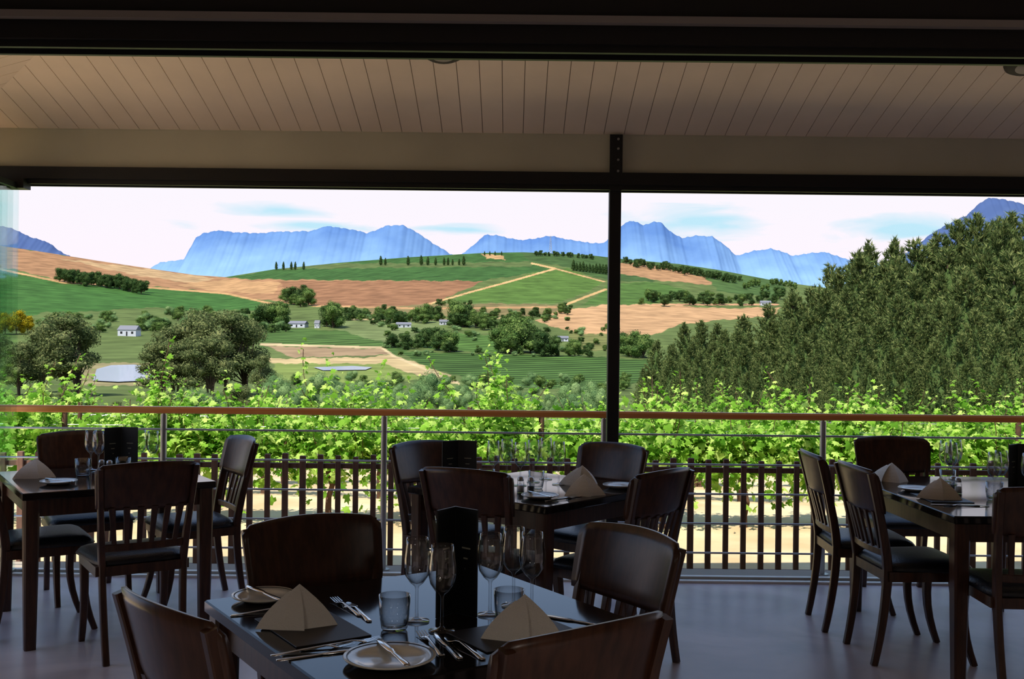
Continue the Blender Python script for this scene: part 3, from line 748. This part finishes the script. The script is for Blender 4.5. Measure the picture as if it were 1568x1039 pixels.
def farmhouse(x,y,wpx,hpx,roof=M_roof):
    p=G(x,y); s=p[1]/F; w=wpx*s;h=hpx*s; d=w*.5; m=MB()
    m.box(-w/2,w/2,-d/2,d/2,-1,h*.6,M_white)
    m.add([(-w/2-.4,-d/2-.4,h*.58),(w/2+.4,-d/2-.4,h*.58),(w/2+.4,d/2+.4,h*.58),(-w/2-.4,d/2+.4,h*.58),(-w/2-.2,0,h),(w/2+.2,0,h)],[(0,1,5,4),(2,3,4,5),(1,2,5),(3,0,4),(3,2,1,0)],roof)
    for k in(-.3,.3): m.box(k*w-.06*w,k*w+.06*w,-d/2-.05,-d/2,h*.2,h*.42,M_black)
    m.box(-.04*w,.04*w,-d/2-.05,-d/2,0,h*.42,M_black)
    m.obj('farmhouse',p,random.uniform(-.3,.3))
for a in((457,501,27,10),(486,502,8,12),(198,514,30,16),(618,501,22,8),(680,497,14,8),(1172,468,16,8),(862,522,16,8)): farmhouse(*a)
p=G(843,388); s=p[1]/F; m=MB(); H=27*s; w=2.2
for sx,sy in((-1,-1),(1,-1),(1,1),(-1,1)): m.cyl((sx*w,sy*w,-1),(sx*.4,sy*.4,H),.35,.25,M_steel,5)
for k in range(8):
    z=H*k/8; q=w+(.4-w)*k/8
    for a,b in(((-1,-1),(1,-1)),((1,-1),(1,1)),((1,1),(-1,1)),((-1,1),(-1,-1))): m.cyl((a[0]*q,a[1]*q,z),(b[0]*q,b[1]*q,z+H/8*.9),.2,.2,M_steel,4)
m.obj('radio_mast',p)

# pines
def pine_mesh(seed):
    r=np.random.default_rng(seed); m=MB(); m.cyl((0,0,-.02),(0,0,.95),.02,.004,M_bark,7,False)
    V=[];Fc=[]
    for L in range(30):
        t=L/29; z=.1+.86*t; R=.27*(1-t)**.75*(1-.25*(1-t)**4)+.015
        nb=int(11-5*t)
        for k in range(nb):
            a=r.uniform(0,6.28); rr=R*r.uniform(.7,1.15); 
            for q in range(5):
                f=.4+.6*q/4; P=np.array([math.cos(a)*rr*f,math.sin(a)*rr*f,z+.08*f*f*(1.2-t*.3)+r.uniform(-.01,.01)])+r.normal(size=3)*.008
                for b in range(9):
                    d=np.array([math.cos(a)*.55,math.sin(a)*.55,1.0])+r.normal(size=3)*.5; d/=np.linalg.norm(d); l=.033*r.uniform(.6,1.35)
                    sd=np.cross(d,r.normal(size=3)); sd/=np.linalg.norm(sd); sd*=.0045
                    o=len(V); V+= [tuple(P-sd),tuple(P+sd),tuple(P+d*l)]; Fc.append((o,o+1,o+2))
    m.add(V,Fc,L_pine)
    pts=[];n=9
    for L in range(9):
        t=L/8; R=(.27*(1-t)**.75)*.55
        for k in range(n):
            a=6.283*k/n+L*.3; pts.append((math.cos(a)*R*r.uniform(.8,1.2),math.sin(a)*R*r.uniform(.8,1.2),.12+.82*t))
    m.add(pts,[(L*n+k,L*n+(k+1)%n,L*n+n+(k+1)%n,L*n+n+k) for L in range(8) for k in range(n)],L_dark)
    return m.mesh('pine%d'%seed)
PN=[pine_mesh(i) for i in(1,2,3,4)]
e=empty('pine_forest')
sil=[(985,552),(1000,524),(1040,510),(1090,496),(1130,488),(1185,480),(1200,446),(1240,438),(1290,408),(1330,386),(1365,370),(1410,382),(1450,366),(1490,354),(1510,346),(1568,336),(1700,326),(2000,310)]
sx=[p[0] for p in sil]; sy=[p[1] for p in sil]
def pine(x,ytop,Y):
    u_,Vt=un(x,ytop); zt_=EYE-(Vt-519.5)/F*Y; zg=EYE-(float(V_of(np.array(Y),np.array(u_)))-519.5)/F*Y
    h=zt_-zg; wd=random.uniform(.95,1.25)
    place(random.choice(PN),'pine_tree',(u_*Y,Y,zg),random.uniform(0,6.28),e,(h*wd,h*wd,h))
for lay,(dy,Y,st) in enumerate([(-6,150,32),(20,138,34),(52,120,34),(88,105,38),(125,92,40),(165,82,44),(200,74,46)]):
    x=980+lay*6
    while x<1820:
        b=np.interp(x,sx,sy); yt=b+dy*min(1,(640-b)/300)+random.uniform(-10,20)
        if yt<592: pine(x+random.uniform(-6,6),yt,Y+random.uniform(-5,5))
        x+=st*random.uniform(.75,1.25)

# ---------------------------------------------------------------- grapevines
LEAF=np.array([(0,0),(.3,-.16),(.52,.16),(.3,.3),(.44,.66),(.16,.6),(0,1),(-.16,.6),(-.44,.66),(-.3,.3),(-.52,.16),(-.3,-.16)])
def leaves_mesh(P,D,N,s):
    D=D/np.linalg.norm(D,axis=1,keepdims=True); N=N-D*(N*D).sum(1,keepdims=True); N/=np.linalg.norm(N,axis=1,keepdims=True)
    A=np.cross(D,N)
    v=P[:,None,:]+ (A[:,None,:]*LEAF[None,:,0:1]+D[:,None,:]*LEAF[None,:,1:2]-N[:,None,:]*(np.abs(LEAF[None,:,0:1])*.35+LEAF[None,:,1:2]**2*.15))*s[:,None,None]
    return v.reshape(-1,3)
def vine_row(Y,dens,mat,centers,hmul):
    r=np.random.default_rng(int(Y*10)); P=[];D=[];N=[];Sz=[]
    m=MB(); zg=float(znear(Y)); cz=.64
    zc_=zg+cz
    for x,hv in centers:
        pth=[(x,Y,zg-.03)]; 
        for k in range(1,6): pth.append((x+r.uniform(-.03,.03),Y+r.uniform(-.03,.03),zg+cz*k/5))
        m.sweep(pth,[(.07,.07),(.055,.055),(.05,.05),(.05,.05),(.05,.05),(.06,.06)],M_vinewood)
        for s_ in(-1,1):
            pth=[(x,Y,zc_-.05)]+[(x+s_*.17*k,Y+r.uniform(-.02,.02),zc_+r.uniform(-.02,.02)) for k in range(1,5)]
            m.sweep(pth,[(.045,.045),(.035,.035),(.03,.03),(.025,.025),(.015,.015)],M_vinewood,side=Vector((0,0,1)))
        ns=int(42*dens)
        for k in range(ns):
            cx=r.normal()*.40; L=(.36+.74*hv*math.exp(-(cx/.26)**2)*r.uniform(.4,1.0))*hmul
            if r.uniform()<.2: L*=.55
            p=np.array([x+cx,Y+r.normal()*.08,zc_+r.uniform(-.05,.05)]); d=np.array([r.normal()*.28,r.normal()*.33,1.0]); d/=np.linalg.norm(d)
            if r.uniform()<.22: d=np.array([r.normal()*.8,r.normal()*.9,.15]); d/=np.linalg.norm(d); L*=.65
            step=.042; n=int(L/step); pts=[]
            for q in range(n):
                f=q/max(1,n); d=d+np.array([r.normal()*.08,r.normal()*.08,0 if f<.7 else .05]); d/=np.linalg.norm(d); p=p+d*step; pts.append(tuple(p))
                for c in range(2 if f<.75 else 1):
                    a=r.uniform(0,6.28); o=np.array([math.cos(a),math.sin(a),r.uniform(-.3,.4)])
                    P.append(p+o*.03*r.uniform(.3,2.0)); D.append(o+np.array([0,0,-.35+.9*(f>.85)])); N.append(np.array([r.normal()*.6,r.normal()*.6-.35,.9])); Sz.append((.08 if f<.7 else .08-.14*(f-.7))*r.uniform(.7,1.15))
            if len(pts)>4 and k%2==0: m.sweep(pts[::3],[(.006,.006)]*len(pts[::3]),M_vinewood)
        nb=int(440*dens)
        q=r.normal(size=(nb,3))*np.array([.5,.16,.18])+np.array([x,Y,zc_+.04])
        for a in q: P.append(a);D.append(r.normal(size=3)+np.array([0,-.2,-.5]));N.append(np.array([r.normal()*.7,r.normal()*.7-.5,.7]));Sz.append(.088*r.uniform(.7,1.2))
    x0=centers[0][0]-.9; x1=centers[-1][0]+.9; xx=x0
    while xx<x1: m.cyl((xx,Y,zg-.1),(xx,Y,zg+1.1),.03,.028,M_vinewood,8); xx+=4.7
    for z in(.64,.95): m.cyl((x0,Y,zg+z),(x1,Y,zg+z),.003,.003,M_steel,4)
    v=leaves_mesh(np.array(P),np.array(D),np.array(N),np.array(Sz)); n=len(P)
    o=len(m.v); k=m.mi(mat); m.v.extend(map(tuple,v.tolist()))
    for i in range(n): m.f.append(list(range(o+12*i,o+12*i+12))); m.m.append(k); m.sm.append(False)
    m.obj('grapevine_row')
vine_row(10.3,1.0,L_vine,[(-8.2,1),(-6.6,1.1),(-4.75,1.35),(-3.42,1.55),(-2.7,.8),(-1.78,1.35),(-.95,.3),(-.12,1.6),(.7,.3),(1.5,1.05),(2.3,.3),(3.05,1.2),(3.9,.4),(4.6,.95),(6.3,1.1),(7.9,1)],1.)
def auto(x0,x1,st,lo,hi,seed):
    r=random.Random(seed); out=[];x=x0
    while x<x1: out.append((x,r.uniform(lo,hi))); x+=st*r.uniform(.88,1.12)
    return out
vine_row(12.6,.9,L_vine,auto(-9,9.5,1.5,.4,1.1,3),.98)
vine_row(15.2,.75,L_vine2,auto(-10.5,11,1.5,.4,1.2,4),1.0)
vine_row(19,.6,L_vine2,auto(-13,13,1.6,.5,1.3,5),1.1)

# ---------------------------------------------------------------- sky, sun
w=bpy.data.worlds.new('World'); S.world=w; w.use_nodes=True; nt=w.node_tree; bg=nt.nodes['Background']
tc=nt.nodes.new('ShaderNodeTexCoord'); sp=nt.nodes.new('ShaderNodeSeparateXYZ'); nt.links.new(tc.outputs['Generated'],sp.inputs[0])
ramp=nt.nodes.new('ShaderNodeValToRGB'); e_=ramp.color_ramp.elements
e_[0].position=0; e_[0].color=(.93,.87,1.0,1); e_[1].position=.9; e_[1].color=(.30,.50,.95,1); x=e_.new(.06); x.color=(1,.92,1,1); x=e_.new(.145); x.color=(.97,.93,1,1); x=e_.new(.21); x.color=(.46,.66,1,1)
nt.links.new(sp.outputs[2],ramp.inputs[0])
mp=nt.nodes.new('ShaderNodeMapping'); mp.inputs['Scale'].default_value=(5,5,26); nt.links.new(tc.outputs['Generated'],mp.inputs['Vector'])
n=nt.nodes.new('ShaderNodeTexNoise'); n.inputs['Scale'].default_value=2.2; n.inputs['Detail'].default_value=8; n.inputs['Distortion'].default_value=.8; nt.links.new(mp.outputs[0],n.inputs['Vector'])
cur=None
for (px_,py_,rx,ry) in((430,322,.05,.008),(1050,338,.055,.02),(1375,350,.06,.012),(700,350,.05,.005),(480,345,.05,.006)):
    uu,V_=un(px_,py_); d=Vector((uu,1,-(V_-519.5)/F)).normalized()
    sb=nt.nodes.new('ShaderNodeVectorMath'); sb.operation='SUBTRACT'; sb.inputs[1].default_value=d; nt.links.new(tc.outputs['Generated'],sb.inputs[0])
    ml=nt.nodes.new('ShaderNodeVectorMath'); ml.operation='MULTIPLY'; ml.inputs[1].default_value=(1/rx,1/.3,1/ry); nt.links.new(sb.outputs[0],ml.inputs[0])
    ln=nt.nodes.new('ShaderNodeVectorMath'); ln.operation='LENGTH'; nt.links.new(ml.outputs[0],ln.inputs[0])
    mr=nt.nodes.new('ShaderNodeMapRange'); mr.inputs[1].default_value=0; mr.inputs[2].default_value=1.5; mr.inputs[3].default_value=.85; mr.inputs[4].default_value=0; nt.links.new(ln.outputs['Value'],mr.inputs[0])
    if cur is None: cur=mr.outputs[0]
    else:
        mx=nt.nodes.new('ShaderNodeMath'); mx.operation='MAXIMUM'; nt.links.new(cur,mx.inputs[0]); nt.links.new(mr.outputs[0],mx.inputs[1]); cur=mx.outputs[0]
n3=nt.nodes.new('ShaderNodeMath'); n3.operation='MULTIPLY'; n3.inputs[1].default_value=1.5; nt.links.new(n.outputs['Fac'],n3.inputs[0])
ad=nt.nodes.new('ShaderNodeMath'); ad.operation='ADD'; nt.links.new(cur,ad.inputs[0]); nt.links.new(n3.outputs[0],ad.inputs[1])
cr=nt.nodes.new('ShaderNodeMapRange'); cr.inputs[1].default_value=.98; cr.inputs[2].default_value=1.55; cr.inputs[3].default_value=0; cr.inputs[4].default_value=.85; nt.links.new(ad.outputs[0],cr.inputs[0])
mix=nt.nodes.new('ShaderNodeMix'); mix.data_type='RGBA'; nt.links.new(cr.outputs[0],mix.inputs[0]); nt.links.new(ramp.outputs[0],mix.inputs[6]); mix.inputs[7].default_value=C(180,232,250)
nt.links.new(mix.outputs[2],bg.inputs[0]); bg.inputs[1].default_value=1.0
sd=bpy.data.lights.new('sun','SUN'); sd.energy=6.6; sd.angle=.009; sd.color=(1,.96,.88)
so=bpy.data.objects.new('sun',sd); COL.objects.link(so)
frm=Vector((-.32,-.5,1.0)).normalized(); so.rotation_euler=frm.to_track_quat('Z','Y').to_euler(); so.location=(-10,-10,30)

cd=bpy.data.cameras.new('camera'); cam=bpy.data.objects.new('camera',cd); COL.objects.link(cam)
cam.location=(0,0,EYE); cam.rotation_euler=(math.pi/2,-K,0); cd.sensor_width=36; cd.lens=36*F/1568; cd.clip_start=.05; cd.clip_end=30000
S.camera=cam
